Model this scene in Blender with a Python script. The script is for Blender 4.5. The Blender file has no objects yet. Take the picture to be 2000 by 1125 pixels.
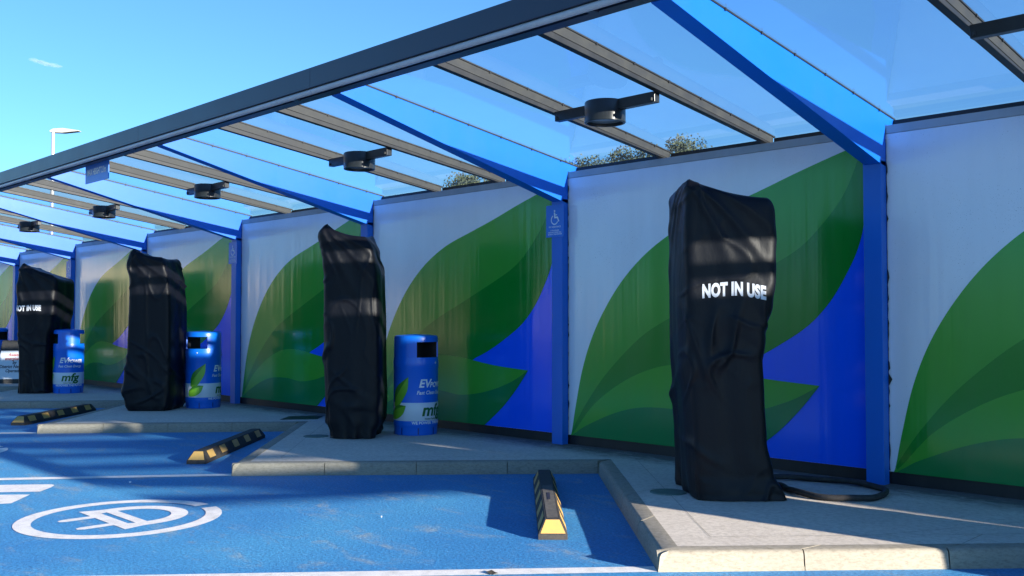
import bpy, bmesh, math, random
from mathutils import Vector, Matrix, noise
from mathutils.bvhtree import BVHTree
R = math.radians
random.seed(7)
scene = bpy.context.scene
col = scene.collection

# ------------------------------------------------------------------ camera, sky, sun, exposure
# the row of the canopy runs along s (world -X), d is the distance out from the mural wall (world -Y)
def W(s, d, z=0.0): return Vector((-s, -d, z))
YAW, PITCH, ROLL, FPX = 0.7697, 0.0328, 0.0006, 1911.77
CAM = W(-3.7584, 8.1019, 1.5)
fw = Vector((-math.cos(YAW), math.sin(YAW), 0)); rt = Vector((math.sin(YAW), math.cos(YAW), 0)); up = Vector((0, 0, 1))
F3 = fw*math.cos(PITCH)+up*math.sin(PITCH); U3 = up*math.cos(PITCH)-fw*math.sin(PITCH)
R4 = rt*math.cos(ROLL)+U3*math.sin(ROLL); U4 = U3*math.cos(ROLL)-rt*math.sin(ROLL)
cam = bpy.data.cameras.new('camera'); co = bpy.data.objects.new('camera', cam); col.objects.link(co)
co.matrix_world = Matrix(((R4.x, U4.x, -F3.x, CAM.x), (R4.y, U4.y, -F3.y, CAM.y), (R4.z, U4.z, -F3.z, CAM.z), (0, 0, 0, 1)))
cam.sensor_width = 36; cam.lens = 36*FPX/2000; cam.clip_end = 20000; cam.clip_start = .05
scene.camera = co
def LF(lat, fwd, z=0.0):            # a place given by metres to the right of / in front of the photographer
    p = CAM+rt*lat+fw*fwd; return Vector((p.x, p.y, z))

SUN_EL, SUN_AZ = R(12.6), R(4.7)    # azimuth measured from +X towards +Y
sdir = Vector((math.cos(SUN_EL)*math.cos(SUN_AZ), math.cos(SUN_EL)*math.sin(SUN_AZ), math.sin(SUN_EL)))
world = bpy.data.worlds.new('World'); scene.world = world; world.use_nodes = True
wn = world.node_tree; wn.nodes.clear()
sky = wn.nodes.new('ShaderNodeTexSky'); sky.sky_type = 'NISHITA'; sky.sun_disc = False
sky.sun_elevation = SUN_EL; sky.sun_rotation = math.pi/2-SUN_AZ
sky.air_density = 1.0; sky.dust_density = 0.3; sky.ozone_density = 2.0
hs = wn.nodes.new('ShaderNodeMix'); hs.data_type = 'RGBA'; hs.blend_type = 'MULTIPLY'; hs.inputs['Factor'].default_value = 1
hs.inputs['B'].default_value = (0.445, 0.785, 1.17, 1)
bg = wn.nodes.new('ShaderNodeBackground'); bg.inputs['Strength'].default_value = 0.068
wo = wn.nodes.new('ShaderNodeOutputWorld')
wn.links.new(sky.outputs[0], hs.inputs['A']); wn.links.new(hs.outputs['Result'], bg.inputs['Color']); wn.links.new(bg.outputs[0], wo.inputs[0])
sl = bpy.data.lights.new('sun', 'SUN'); sl.energy = 5.0; sl.angle = R(0.53); sl.color = (1, 0.88, 0.74)
so = bpy.data.objects.new('sun', sl); col.objects.link(so)
so.rotation_euler = sdir.to_track_quat('Z', 'Y').to_euler(); so.location = (40, 10, 20)
scene.view_settings.view_transform = 'Standard'; scene.view_settings.look = 'None'
scene.view_settings.gamma = 1; scene.view_settings.exposure = 1.85
scene.render.engine = 'CYCLES'
scene.cycles.max_bounces = 8; scene.cycles.transparent_max_bounces = 24

# ------------------------------------------------------------------ materials
def principled(name, rgb, rough=.6, metal=0, spec=.5, coat=0):
    m = bpy.data.materials.new(name); m.use_nodes = True; b = m.node_tree.nodes['Principled BSDF']
    b.inputs['Base Color'].default_value = (*rgb, 1); b.inputs['Roughness'].default_value = rough
    b.inputs['Metallic'].default_value = metal; b.inputs['Specular IOR Level'].default_value = spec
    b.inputs['Coat Weight'].default_value = coat; b.inputs['Coat Roughness'].default_value = .05
    return m
def N(m, t, **kw):
    n = m.node_tree.nodes.new(t)
    for k, v in kw.items(): setattr(n, k, v)
    return n
def L(m, a, b): m.node_tree.links.new(a, b)
def coords(m, scale=(1, 1, 1), rotz=0):
    g = N(m, 'ShaderNodeNewGeometry'); mp = N(m, 'ShaderNodeMapping'); mp.inputs['Scale'].default_value = scale
    mp.inputs['Rotation'].default_value = (0, 0, rotz)
    L(m, g.outputs['Position'], mp.inputs['Vector']); return mp.outputs[0]
def noisen(m, vec, scale, detail=4, rough=.55, dist=0):
    n = N(m, 'ShaderNodeTexNoise'); n.inputs['Scale'].default_value = scale; n.inputs['Detail'].default_value = detail
    n.inputs['Roughness'].default_value = rough; n.inputs['Distortion'].default_value = dist; L(m, vec, n.inputs['Vector']); return n.outputs['Fac']
def ramp(m, fac, stops):
    r = N(m, 'ShaderNodeValToRGB'); e = r.color_ramp.elements
    while len(e) < len(stops): e.new(.5)
    for i, (p, c) in enumerate(stops): e[i].position = p; e[i].color = (*c, 1) if len(c) == 3 else c
    L(m, fac, r.inputs[0]); return r.outputs[0]
def mix(m, fac, a, b, mode='MIX'):
    x = N(m, 'ShaderNodeMix', data_type='RGBA', blend_type=mode)
    for nm, v in (('Factor', fac), ('A', a), ('B', b)):
        if hasattr(v, 'is_linked') or hasattr(v, 'links'): L(m, v, x.inputs[nm])
        else: x.inputs[nm].default_value = v if nm == 'Factor' else ((*v, 1) if len(v) == 3 else v)
    return x.outputs['Result']
def bump(m, h, strength=.3, dist=.01):
    b = N(m, 'ShaderNodeBump'); b.inputs['Strength'].default_value = strength; b.inputs['Distance'].default_value = dist
    L(m, h, b.inputs['Height']); return b.outputs[0]
def P(m): return m.node_tree.nodes['Principled BSDF']
M = {}
def mat_weathered(name, rgb, rough, dirt=(.1, .1, .1), amount=.35, scale=6, stretch=(1, 1, .25), bumps=.06, metal=0, coat=0):
    m = principled(name, rgb, rough, metal, .5, coat)
    v = coords(m, stretch); n1 = noisen(m, v, scale, 6, .65)
    f = ramp(m, n1, [(.42, (0, 0, 0)), (.75, (amount,)*3)])
    L(m, mix(m, f, rgb, dirt), P(m).inputs['Base Color'])
    n2 = noisen(m, coords(m), 60, 3)
    L(m, bump(m, n2, bumps, .004), P(m).inputs['Normal'])
    rr = N(m, 'ShaderNodeMapRange'); rr.inputs['To Min'].default_value = rough*.8; rr.inputs['To Max'].default_value = min(1, rough*1.35)
    L(m, n1, rr.inputs['Value']); L(m, rr.outputs[0], P(m).inputs['Roughness'])
    return m
M['asphalt'] = mat_weathered('asphalt', (.055, .055, .058), .9, (.11, .105, .1), .6, 3, (1, 1, 1), .5)
M['steel_blue'] = mat_weathered('blue_paint_on_steel', (.0005, .145, .70), .38, (.004, .12, .42), .22, 2.2, (1, 1, .6), .03)
M['steel_post'] = mat_weathered('blue_paint_on_post', (.002, .14, .62), .35, (.01, .10, .38), .2, 2.2, (1, 1, .3), .03)
M['rafter'] = mat_weathered('grey_coated_aluminium', (.024, .026, .028), .55, (.055, .055, .048), .7, 7, (1, 1, 1), .15)
M['fascia'] = mat_weathered('anthracite_fascia', (.018, .024, .05), .34, (.045, .05, .07), .3, 2, (1, 1, .5), .03)
M['dark'] = mat_weathered('black_coating', (.012, .013, .016), .45, (.05, .05, .05), .3, 6)
M['lamp_body'] = mat_weathered('graphite_lamp_coating', (.02, .024, .028), .3, (.06, .06, .06), .25, 9)
M['tube'] = mat_weathered('pale_aluminium_tube', (.50, .50, .54), .35, (.2, .2, .2), .3, 5, (1, 1, 1), .02)
M['trim'] = mat_weathered('galvanised_trim', (.42, .44, .46), .42, (.2, .2, .2), .35, 5, (.6, 1, .1), .03)
M['bin_blue'] = mat_weathered('blue_moulded_plastic', (.001, .135, .68), .30, (.02, .13, .45), .15, 4, (1, 1, 1), .02, 0, .2)
M['bin_dark_blue'] = principled('navy_band', (.004, .03, .2), .32)
M['bin_white'] = principled('pearl_white_band', (.62, .66, .72), .3)
M['bin_inside'] = principled('black_bin_liner', (.01, .012, .02), .6)
M['white'] = principled('white_vinyl', (.8, .8, .8), .4)
M['sign_blue'] = principled('blue_sign_face', (.003, .17, .70), .35)
M['sign_text'] = principled('pale_sign_lettering', (.75, .82, .9), .5)
M['leaf_mid'] = principled('leaf_green_vinyl', (.05, .22, .02), .3)
M['leaf_lite'] = principled('bright_leaf_vinyl', (.16, .42, .03), .3)
M['mfg_green'] = principled('dark_green_vinyl', (.01, .12, .02), .35)
M['rubber'] = mat_weathered('black_rubber', (.017, .018, .02), .7, (.09, .08, .07), .5, 18, (1, 1, 1), .5)
M['rubber_top'] = mat_weathered('scuffed_rubber', (.06, .06, .06), .8, (.16, .15, .13), .6, 25, (1, 1, 1), .6)
M['yellow'] = mat_weathered('reflective_yellow', (.46, .29, .085), .5, (.25, .18, .10), .4, 16, (1, 1, 1), .05)
M['cover_text'] = principled('reflective_white_print', (.56, .58, .62), .45)
M['red'] = principled('red_lettering', (.35, .02, .02), .5); M['ink'] = principled('black_lettering', (.02, .02, .03), .5)
M['manhole'] = mat_weathered('green_cover_plate', (.10, .16, .14), .6, (.05, .06, .06), .5, 20)
M['post_grey'] = principled('galvanised_column', (.45, .46, .47), .45, .4)
M['debris'] = principled('leaf_litter', (.035, .03, .022), .9); M['seam2'] = principled('saw_cut_joint', (.16, .155, .14), .9); M['seam'] = principled('panel_joint_seal', (.10, .14, .16), .6); M['bark'] = principled('bark', (.09, .07, .05), .9)
M['grass'] = mat_weathered('rough_grass', (.07, .10, .03), .95, (.14, .13, .05), .8, .8, (1, 1, 1), .6)
M['lens'] = principled('lamp_lens', (.25, .27, .28), .12)

# mural vinyl: glossy, with rippled reflections and small specks
def mural_mat(name, rgb, specks=0):
    m = principled(name, rgb, .11, 0, .55)
    v = coords(m, (1, 1, .035)); n = noisen(m, v, 9, 2, .5)
    v2 = coords(m, (1, 1, .5)); n2 = noisen(m, v2, 1.4, 2)
    a = N(m, 'ShaderNodeMath', operation='MULTIPLY_ADD'); a.inputs[1].default_value = 2.2; L(m, n2, a.inputs[0]); L(m, n, a.inputs[2])
    L(m, bump(m, a.outputs[0], .26, .012), P(m).inputs['Normal'])
    vd = noisen(m, coords(m, (1, 1, .22)), 2.6, 6, .7)
    f = ramp(m, vd, [(.40, (0, 0, 0)), (.8, (.30, .30, .30))])
    c = mix(m, f, rgb, tuple(x*.72+.02 for x in rgb))
    if specks:
        n3 = noisen(m, coords(m), 95, 2, .5); n4 = noisen(m, coords(m), 1.1, 3, .6)
        t = N(m, 'ShaderNodeMath', operation='MULTIPLY_ADD'); t.inputs[1].default_value = .35; L(m, n4, t.inputs[0]); L(m, n3, t.inputs[2])
        f2 = ramp(m, t.outputs[0], [(.86, (0, 0, 0)), (.92, (.55, .55, .55))])
        c = mix(m, f2, c, (.12, .13, .15))
    L(m, c, P(m).inputs['Base Color'])
    rr = N(m, 'ShaderNodeMapRange'); rr.inputs['To Min'].default_value = .07; rr.inputs['To Max'].default_value = .24; L(m, vd, rr.inputs['Value']); L(m, rr.outputs[0], P(m).inputs['Roughness'])
    return m
M['mu_white'] = mural_mat('mural_white', (.86, .86, .90), 1)
M['mu_blue'] = mural_mat('mural_blue', (.001, .115, .98))
M['mu_l1a'] = mural_mat('mural_mid_green', (.05, .36, .04))
M['mu_l1b'] = mural_mat('mural_deep_green', (.003, .24, .025))
M['mu_l2a'] = mural_mat('mural_fresh_green', (.055, .37, .035))
M['mu_l2b'] = mural_mat('mural_bottle_green', (.004, .21, .05))
M['mu_l1c'] = mural_mat('mural_teal_green', (.006, .09, .03))

# painted bay surface
m = principled('blue_bay_paint', (.03, .17, .5), .62); M['bay'] = m
v = coords(m)
n1 = noisen(m, v, .55, 5, .6, .4); n2 = noisen(m, v, 7, 5, .7); n3 = noisen(m, coords(m), 48, 6, .75)
c = mix(m, ramp(m, n1, [(.35, (0, 0, 0)), (.68, (1, 1, 1))]), (.026, .185, .45), (.05, .26, .51))
wv = noisen(m, coords(m, (1, 2.4, 1), R(45)), 1.5, 8, .74, .6)
st = ramp(m, wv, [(.53, (0, 0, 0)), (.70, (.65, .65, .65))])
st2 = mix(m, 1.0, st, ramp(m, n2, [(.36, (0, 0, 0)), (.56, (1, 1, 1))]), 'MULTIPLY')
c = mix(m, st2, c, (.32, .34, .30))
fl = noisen(m, coords(m, (1, 1, 1), R(20)), 14, 7, .8); c = mix(m, ramp(m, fl, [(.56, (0, 0, 0)), (.70, (.5, .5, .5))]), c, (.17, .40, .66))
g3 = ramp(m, n3, [(.36, (.52, .56, .62)), (.62, (1.35, 1.3, 1.22))]); c = mix(m, 1.0, c, g3, 'MULTIPLY')
L(m, c, P(m).inputs['Base Color']); L(m, bump(m, n3, .8, .010), P(m).inputs['Normal'])
# road marking
m = principled('road_marking_paint', (.72, .72, .70), .6); M['marking'] = m
n2 = noisen(m, coords(m), 9, 6, .7); n3 = noisen(m, coords(m), 170, 2)
c = mix(m, ramp(m, n2, [(.42, (0, 0, 0)), (.75, (.75, .75, .75))]), (.76, .76, .75), (.46, .45, .42))
c = mix(m, ramp(m, n3, [(.62, (0, 0, 0)), (.70, (.8, .8, .8))]), c, (.16, .26, .42))
L(m, c, P(m).inputs['Base Color']); L(m, bump(m, n3, .5, .005), P(m).inputs['Normal'])
# concrete
def concrete(name, a, b, dark):
    m = principled(name, a, .85)
    n1 = noisen(m, coords(m), 1.3, 7, .65, .5); n2 = noisen(m, coords(m, (1, 1, 3)), 26, 6, .75); n3 = noisen(m, coords(m), 180, 2)
    c = mix(m, ramp(m, n1, [(.35, (0, 0, 0)), (.7, (1, 1, 1))]), a, b)
    c = mix(m, ramp(m, n2, [(.44, (0, 0, 0)), (.72, (.85, .85, .85))]), c, dark)
    # grime gathers along the foot of the wall
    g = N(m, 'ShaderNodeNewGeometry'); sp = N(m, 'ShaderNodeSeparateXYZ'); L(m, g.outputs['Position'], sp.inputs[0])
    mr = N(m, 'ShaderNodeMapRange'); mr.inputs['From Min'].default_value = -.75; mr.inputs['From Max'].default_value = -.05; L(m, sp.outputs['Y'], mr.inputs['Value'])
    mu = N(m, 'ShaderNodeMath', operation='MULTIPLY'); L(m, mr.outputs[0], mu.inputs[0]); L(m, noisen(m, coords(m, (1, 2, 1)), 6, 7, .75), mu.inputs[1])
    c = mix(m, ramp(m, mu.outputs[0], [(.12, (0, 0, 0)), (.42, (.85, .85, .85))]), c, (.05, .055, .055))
    L(m, c, P(m).inputs['Base Color'])
    ad = N(m, 'ShaderNodeMath', operation='MULTIPLY_ADD'); ad.inputs[1].default_value = .5; L(m, n3, ad.inputs[0]); L(m, n2, ad.inputs[2])
    L(m, bump(m, ad.outputs[0], .45, .006), P(m).inputs['Normal']); return m
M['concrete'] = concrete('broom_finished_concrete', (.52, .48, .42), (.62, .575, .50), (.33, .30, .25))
M['kerb'] = concrete('kerbstone_concrete', (.25, .235, .195), (.30, .28, .23), (.15, .135, .10))
# polycarbonate roof: tinted, clear, reflecting more at grazing angles
m = bpy.data.materials.new('tinted_roof_glazing'); m.use_nodes = True; M['glaze'] = m
m.node_tree.nodes.clear()
out = N(m, 'ShaderNodeOutputMaterial'); tr = N(m, 'ShaderNodeBsdfTransparent'); gl = N(m, 'ShaderNodeBsdfGlossy'); gl.inputs['Roughness'].default_value = .06
tl = N(m, 'ShaderNodeBsdfTranslucent'); tl.inputs['Color'].default_value = (.55, .62, .8, 1)
nz = noisen(m, coords(m), .8, 4, .6)
sp1 = ramp(m, noisen(m, coords(m, (1, 1.8, 1), .5), 7.5, 3, .55), [(.76, (1, 1, 1)), (.79, (.35, .38, .42))])
tc = mix(m, ramp(m, nz, [(.4, (0, 0, 0)), (.7, (1, 1, 1))]), (.88, .96, 1.0), (.82, .90, .99))
L(m, mix(m, 1.0, tc, sp1, 'MULTIPLY'), tr.inputs['Color'])
def MA(op, *ins):
    n = N(m, 'ShaderNodeMath', operation=op)
    for i, v in enumerate(ins):
        if isinstance(v, (int, float)): n.inputs[i].default_value = v
        else: L(m, v, n.inputs[i])
    return n.outputs[0]
gg = N(m, 'ShaderNodeNewGeometry'); dt = N(m, 'ShaderNodeVectorMath', operation='DOT_PRODUCT'); L(m, gg.outputs['True Normal'], dt.inputs[0]); L(m, gg.outputs['Incoming'], dt.inputs[1])
cosi = MA('ABSOLUTE', dt.outputs['Value']); f1 = MA('MULTIPLY_ADD', MA('POWER', MA('SUBTRACT', 1, cosi), 5), .96, .04)
keep = MA('POWER', MA('SUBTRACT', 1, f1), 1.6)      # two faces of the sheet
dn = ramp(m, noisen(m, coords(m, (1, 2.5, 1)), 14, 5, .75), [(.66, (.02, .02, .02)), (.80, (.16, .16, .16))])
x1 = N(m, 'ShaderNodeMixShader'); L(m, dn, x1.inputs[0]); L(m, tr.outputs[0], x1.inputs[1]); L(m, tl.outputs[0], x1.inputs[2])
x2 = N(m, 'ShaderNodeMixShader'); L(m, keep, x2.inputs[0]); L(m, gl.outputs[0], x2.inputs[1]); L(m, x1.outputs[0], x2.inputs[2])
L(m, x2.outputs[0], out.inputs[0])
# nylon cover
m = principled('black_nylon_cover', (.0045, .005, .0085), .46, 0, .22); M['cover'] = m
P(m).inputs['Sheen Weight'].default_value = 0
n1 = noisen(m, coords(m, (1, 1, .45)), 5, 4, .6, 1.0); n2 = noisen(m, coords(m), 22, 4, .6)
a = N(m, 'ShaderNodeMath', operation='MULTIPLY_ADD'); a.inputs[1].default_value = .25; L(m, n2, a.inputs[0]); L(m, n1, a.inputs[2])
L(m, bump(m, a.outputs[0], .35, .014), P(m).inputs['Normal'])

# ------------------------------------------------------------------ mesh building
class MB:
    def __init__(s): s.v = []; s.f = []; s.mi = []; s.mats = []
    def mat(s, m):
        m = M[m] if isinstance(m, str) else m
        if m not in s.mats: s.mats.append(m)
        return s.mats.index(m)
    def poly(s, pts, m):
        i = len(s.v); s.v += [Vector(p) for p in pts]; s.f.append(list(range(i, i+len(pts)))); s.mi.append(s.mat(m)); return s
    def prism(s, pts, off, m, cap=True):
        i = len(s.v); n = len(pts); k = s.mat(m); pts = [Vector(p) for p in pts]
        s.v += pts + [p+Vector(off) for p in pts]
        if cap: s.f += [list(range(i, i+n))[::-1], list(range(i+n, i+2*n))]; s.mi += [k, k]
        for j in range(n): s.f.append([i+j, i+(j+1) % n, i+n+(j+1) % n, i+n+j]); s.mi.append(k)
        return s
    def box(s, s0, s1, d0, d1, z0, z1, m): return s.prism([W(s0, d0, z0), W(s1, d0, z0), W(s1, d1, z0), W(s0, d1, z0)], (0, 0, z1-z0), m)
    def obox(s, c, ax, ay, az, m):      # oriented box, half-axis vectors
        c = Vector(c); return s.prism([c-ax-ay-az, c+ax-ay-az, c+ax+ay-az, c-ax+ay-az], az*2, m)
    def lathe(s, c, prof, m, n=32, a0=0, a1=2*math.pi, ax=None):
        i = len(s.v); k = s.mat(m); full = abs(a1-a0-2*math.pi) < 1e-6; nn = n if full else n+1
        for r, z in prof:
            for j in range(nn):
                a = a0+(a1-a0)*j/n; s.v.append(Vector((c[0]+r*math.cos(a), c[1]+r*math.sin(a), c[2]+z)))
        for p in range(len(prof)-1):
            for j in range(n): s.f.append([i+p*nn+j, i+p*nn+(j+1) % nn, i+(p+1)*nn+(j+1) % nn, i+(p+1)*nn+j]); s.mi.append(k)
        return s
    def tube(s, path, r, m, n=8, cap=True):
        path = [Vector(p) for p in path]; i = len(s.v); k = s.mat(m); rr = r if isinstance(r, (list, tuple)) else [r]*len(path)
        for q, p in enumerate(path):
            t = (path[min(q+1, len(path)-1)]-path[max(q-1, 0)]).normalized()
            a = t.cross(Vector((0, 0, 1)) if abs(t.z) < .9 else Vector((1, 0, 0))).normalized(); b = t.cross(a)
            for j in range(n): s.v.append(p+(a*math.cos(2*math.pi*j/n)+b*math.sin(2*math.pi*j/n))*rr[q])
        for q in range(len(path)-1):
            for j in range(n): s.f.append([i+q*n+j, i+q*n+(j+1) % n, i+(q+1)*n+(j+1) % n, i+(q+1)*n+j]); s.mi.append(k)
        if cap: s.f += [list(range(i, i+n)), list(range(i+(len(path)-1)*n, i+len(path)*n))]; s.mi += [k, k]
        return s
    def add(s, vs, fs, m):
        i = len(s.v); k = s.mat(m); s.v += vs; s.f += [[i+a for a in f] for f in fs]; s.mi += [k]*len(fs); return s
    def build(s, name, parent=None, smooth=False, bevel=0, auto=None, recalc=True):
        me = bpy.data.meshes.new(name); o0 = parent.matrix_world.translation if parent else Vector((0, 0, 0))
        if parent: o0 = parent['org_tmp'] if 'org_tmp' in parent else o0
        o0 = Vector(o0)
        me.from_pydata([tuple(v-o0) for v in s.v], [], s.f)
        for mm in s.mats: me.materials.append(mm)
        me.polygons.foreach_set('material_index', s.mi)
        if recalc:
            b = bmesh.new(); b.from_mesh(me); bmesh.ops.recalc_face_normals(b, faces=b.faces); b.to_mesh(me); b.free()
        if smooth: me.polygons.foreach_set('use_smooth', [True]*len(me.polygons))
        if auto is not None:
            me.polygons.foreach_set('use_smooth', [True]*len(me.polygons)); me.set_sharp_from_angle(angle=auto)
        me.update()
        o = bpy.data.objects.new(name, me); col.objects.link(o)
        if parent: o.parent = parent
        if bevel:
            bv = o.modifiers.new('bevel', 'BEVEL'); bv.width = bevel; bv.segments = 2; bv.limit_method = 'ANGLE'; bv.angle_limit = R(40)
        return o
def tag(o, label=None, cat=None, group=None, kind=None):
    for k, v in (('label', label), ('category', cat), ('group', group), ('kind', kind)):
        if v: o[k] = v
    return o
def empty(name, loc, label, cat, group=None):
    o = bpy.data.objects.new(name, None); col.objects.link(o); o.location = loc; o.empty_display_size = .2
    o['org_tmp'] = tuple(loc); return tag(o, label, cat, group)
def structure(o): o['kind'] = 'structure'; return o

def text_flat(txt, size=1, bold=0, sx=1, shear=0, align='CENTER', spacing=1, sub=0):
    cu = bpy.data.curves.new('t', 'FONT'); cu.body = txt; cu.size = size; cu.offset = bold; cu.align_x = align; cu.shear = shear
    cu.space_character = spacing; cu.resolution_u = 4; cu.fill_mode = 'FRONT'
    ob = bpy.data.objects.new('t', cu); col.objects.link(ob); bpy.context.view_layer.update()
    me = bpy.data.meshes.new_from_object(ob.evaluated_get(bpy.context.evaluated_depsgraph_get()))
    b = bmesh.new(); b.from_mesh(me); bmesh.ops.triangulate(b, faces=b.faces)
    for _ in range(4):
        if not sub: break
        ed = [e for e in b.edges if e.calc_length() > sub]
        if not ed: break
        bmesh.ops.subdivide_edges(b, edges=ed, cuts=1); bmesh.ops.triangulate(b, faces=b.faces)
    vs = [(v.co.x*sx, v.co.y) for v in b.verts]; b.verts.index_update(); fs = [[v.index for v in f.verts] for f in b.faces]
    b.free(); bpy.data.objects.remove(ob); bpy.data.meshes.remove(me); bpy.data.curves.remove(cu)
    return vs, fs
def crom(pts, n=10):
    p = [pts[0]]+list(pts)+[pts[-1]]; out = []
    for i in range(1, len(p)-2):
        for j in range(n):
            t = j/n; a, b, c, d = (Vector(q) for q in p[i-1:i+3])
            out.append(.5*((2*b)+(c-a)*t+(2*a-5*b+4*c-d)*t*t+(3*b-a-3*c+d)*t**3))
    out.append(Vector(pts[-1])); return out

# ------------------------------------------------------------------ the ground
S = 3.6896
EF = Vector((.66, .752)); ES = Vector((.752, -.66))       # bay directions in (s,d)
mb = MB(); mb.poly([(-900, -900, -.012), (900, -900, -.012), (900, 900, -.012), (-900, 900, -.012)], 'asphalt'); structure(mb.build('ground'))
mb = MB(); mb.poly([W(-30, .6, 0), W(48, .6, 0), W(48, 7.6, 0), W(-30, 7.6, 0)], 'bay'); structure(mb.build('parking_bay_surface'))
mb = MB(); mb.poly([(-90, 1.6, -.004), (60, 1.6, -.004), (60, 70, -.004), (-90, 70, -.004)], 'grass'); structure(mb.build('grass_verge'))
mb = MB(); mb.poly([(-160, -70, -.004), (60, -70, -.004), (60, -21, -.004), (-160, -21, -.004)], 'grass'); structure(mb.build('grass_bank'))

G = {-3: (-15.1, 3.25), -2: (-10.1, 3.28), -1: (-5.15, 3.33), 0: (-.143, 3.388), 1: (4.91, 3.454), 2: (9.91, 3.579), 3: (14.9, 3.68), 4: (19.9, 3.75), 5: (24.9, 3.8), 6: (29.9, 3.85)}
I = {-4: (-17.4, .66), -3: (-12.4, .68), -2: (-7.5, .7), -1: (-2.5, .73), 0: (2.57, .80), 1: (7.78, .98), 2: (12.8, 1.1), 3: (17.8, 1.15), 4: (22.8, 1.2), 5: (27.8, 1.25)}
edge = []
for k in range(-3, 7):
    edge.append(I[k-1]); edge.append(G[k])
KH = .12
pv = MB(); kb = MB()
# inset line for the slab behind the kerbstones
def inset(path, w):
    out = []
    for i, p in enumerate(path):
        a = Vector(path[max(i-1, 0)]); b = Vector(p); c = Vector(path[min(i+1, len(path)-1)])
        n1 = (b-a); n2 = (c-b)
        if n1.length < 1e-6: n1 = n2
        if n2.length < 1e-6: n2 = n1
        n1 = Vector((n1.y, -n1.x)).normalized(); n2 = Vector((n2.y, -n2.x)).normalized()
        m_ = (n1+n2); m_ = m_/(m_.length_squared/2) if m_.length > .2 else n1
        out.append(b+m_*w)
    return out
ins = inset(edge, .145)
for i in range(len(edge)-1):
    a, b = Vector(edge[i]), Vector(edge[i+1]); ai, bi = ins[i], ins[i+1]
    # slab quads to the wall
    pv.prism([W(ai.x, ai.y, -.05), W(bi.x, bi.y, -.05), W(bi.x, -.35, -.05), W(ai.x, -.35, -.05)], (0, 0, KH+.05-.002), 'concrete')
    n = max(1, round((b-a).length/.92)); dr = (b-a)/n; di = (bi-ai)/n
    for j in range(n):
        g0 = .0 if j == 0 else .004; g1 = 0 if j == n-1 else .004; e = (b-a).normalized()
        p0 = a+dr*j+e*g0; p1 = a+dr*(j+1)-e*g1; q0 = ai+di*j+e*g0; q1 = ai+di*(j+1)-e*g1
        hz = random.uniform(-.0012, .0012); nn = Vector((e.y, -e.x))
        bt = .022   # battered face with rounded arris
        prof = [(0, -.05), (.004, .02), (bt*.6, KH-.028), (bt*.8+.004, KH-.012), (bt+.012, KH-.003), (bt+.026, KH)]
        vs = []; fs = []
        for (o, z) in prof: vs += [W(*(p0+nn*o), z+hz), W(*(p1+nn*o), z+hz)]
        vs += [W(*q0, KH+hz), W(*q1, KH+hz), W(*q0, -.05), W(*q1, -.05)]
        for q in range(len(prof)+1): fs.append([2*q, 2*q+1, 2*q+3, 2*q+2])
        fs.append([2*q for q in range(len(prof)+2)]); fs.append([2*q+1 for q in range(len(prof)+2)])
        kb.add(vs, fs, 'kerb')
cut = MB(); c1 = inset(edge, .40)
def strip(a, b, w=.0035):
    e = (b-a).normalized(); n = Vector((e.y, -e.x))*w/2
    cut.poly([W(*(a+n), KH+.0005), W(*(b+n), KH+.0005), W(*(b-n), KH+.0005), W(*(a-n), KH+.0005)], 'seam2')
for i in range(len(edge)-1):
    strip(c1[i], c1[i+1]); n = max(1, round((Vector(edge[i+1])-Vector(edge[i])).length/1.84))
    for j in range(1, n): strip(ins[i].lerp(ins[i+1], j/n), c1[i].lerp(c1[i+1], j/n))
    if i % 2 == 0 : strip(c1[i+1].lerp(c1[i], .30), Vector((c1[i+1].lerp(c1[i], .30).x-.9, .06)))
structure(cut.build('pavement_joint', recalc=False))
structure(pv.build('pavement')); structure(kb.build('kerb', auto=R(35)))
# slot recess in the pavement (drainage opening) and round access covers
o = MB().prism([W(8.255, .934, KH-.001), W(8.584, .588, KH-.001), W(8.30, .20, KH-.001), W(7.96, .52, KH-.001)], (0, 0, .004), 'dark').build('drain_cover'); tag(o, 'dark flat drain cover in the pavement left of the second black covered charger', 'drain cover')
for p, lab in (((1.052, 1.691), 'round green grey access cover in the pavement, left of the nearest black covered charger'), ((6.251, 1.645), 'round green grey access cover in the pavement, left of the second nearest black covered charger')):
    e = MB(); e.lathe(W(*p, KH), [(0, .006), (.13, .006), (.133, .004), (.145, .004), (.148, -.002)], 'manhole', 40); o = e.build('access_cover', auto=R(30)); tag(o, lab, 'access cover', 'round access covers in the pavement')
# markings
mk = MB()
for k in (-1, 0, 1, 2, 3, 4, 5):
    g = Vector(G[k]); dr = (Vector(G[k])-Vector(I[k-1])).normalized(); nr = Vector((dr.y, -dr.x)); w = .13
    if k == 0: dr = Vector((.645, .764))
    if k == 1: dr = Vector((.60, .80))
    a = g-nr*.0; 
    pts = [a, a+dr*5.2, a+dr*5.2+nr*w, a+nr*w] if k != 0 else [a, a+dr*5.2, a+dr*5.2+nr*w, a+nr*w]
    mk.poly([W(*p, .004) for p in pts], 'marking')
structure(mk.build('bay_line'))
def flat(mbx, pts, c, z=.004): mbx.poly([W(c[0]+a, c[1]-b, z) for a, b in pts], 'marking')
def arcpts(r0, r1, a0, a1, n=64, sx=1.0):
    o = []
    for i in range(n): 
        t0 = a0+(a1-a0)*i/n; t1 = a0+(a1-a0)*(i+1)/n
        o.append([(r0*math.cos(t0)*sx, r0*math.sin(t0)), (r1*math.cos(t0)*sx, r1*math.sin(t0)), (r1*math.cos(t1)*sx, r1*math.sin(t1)), (r0*math.cos(t1)*sx, r0*math.sin(t1))])
    return o
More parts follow.
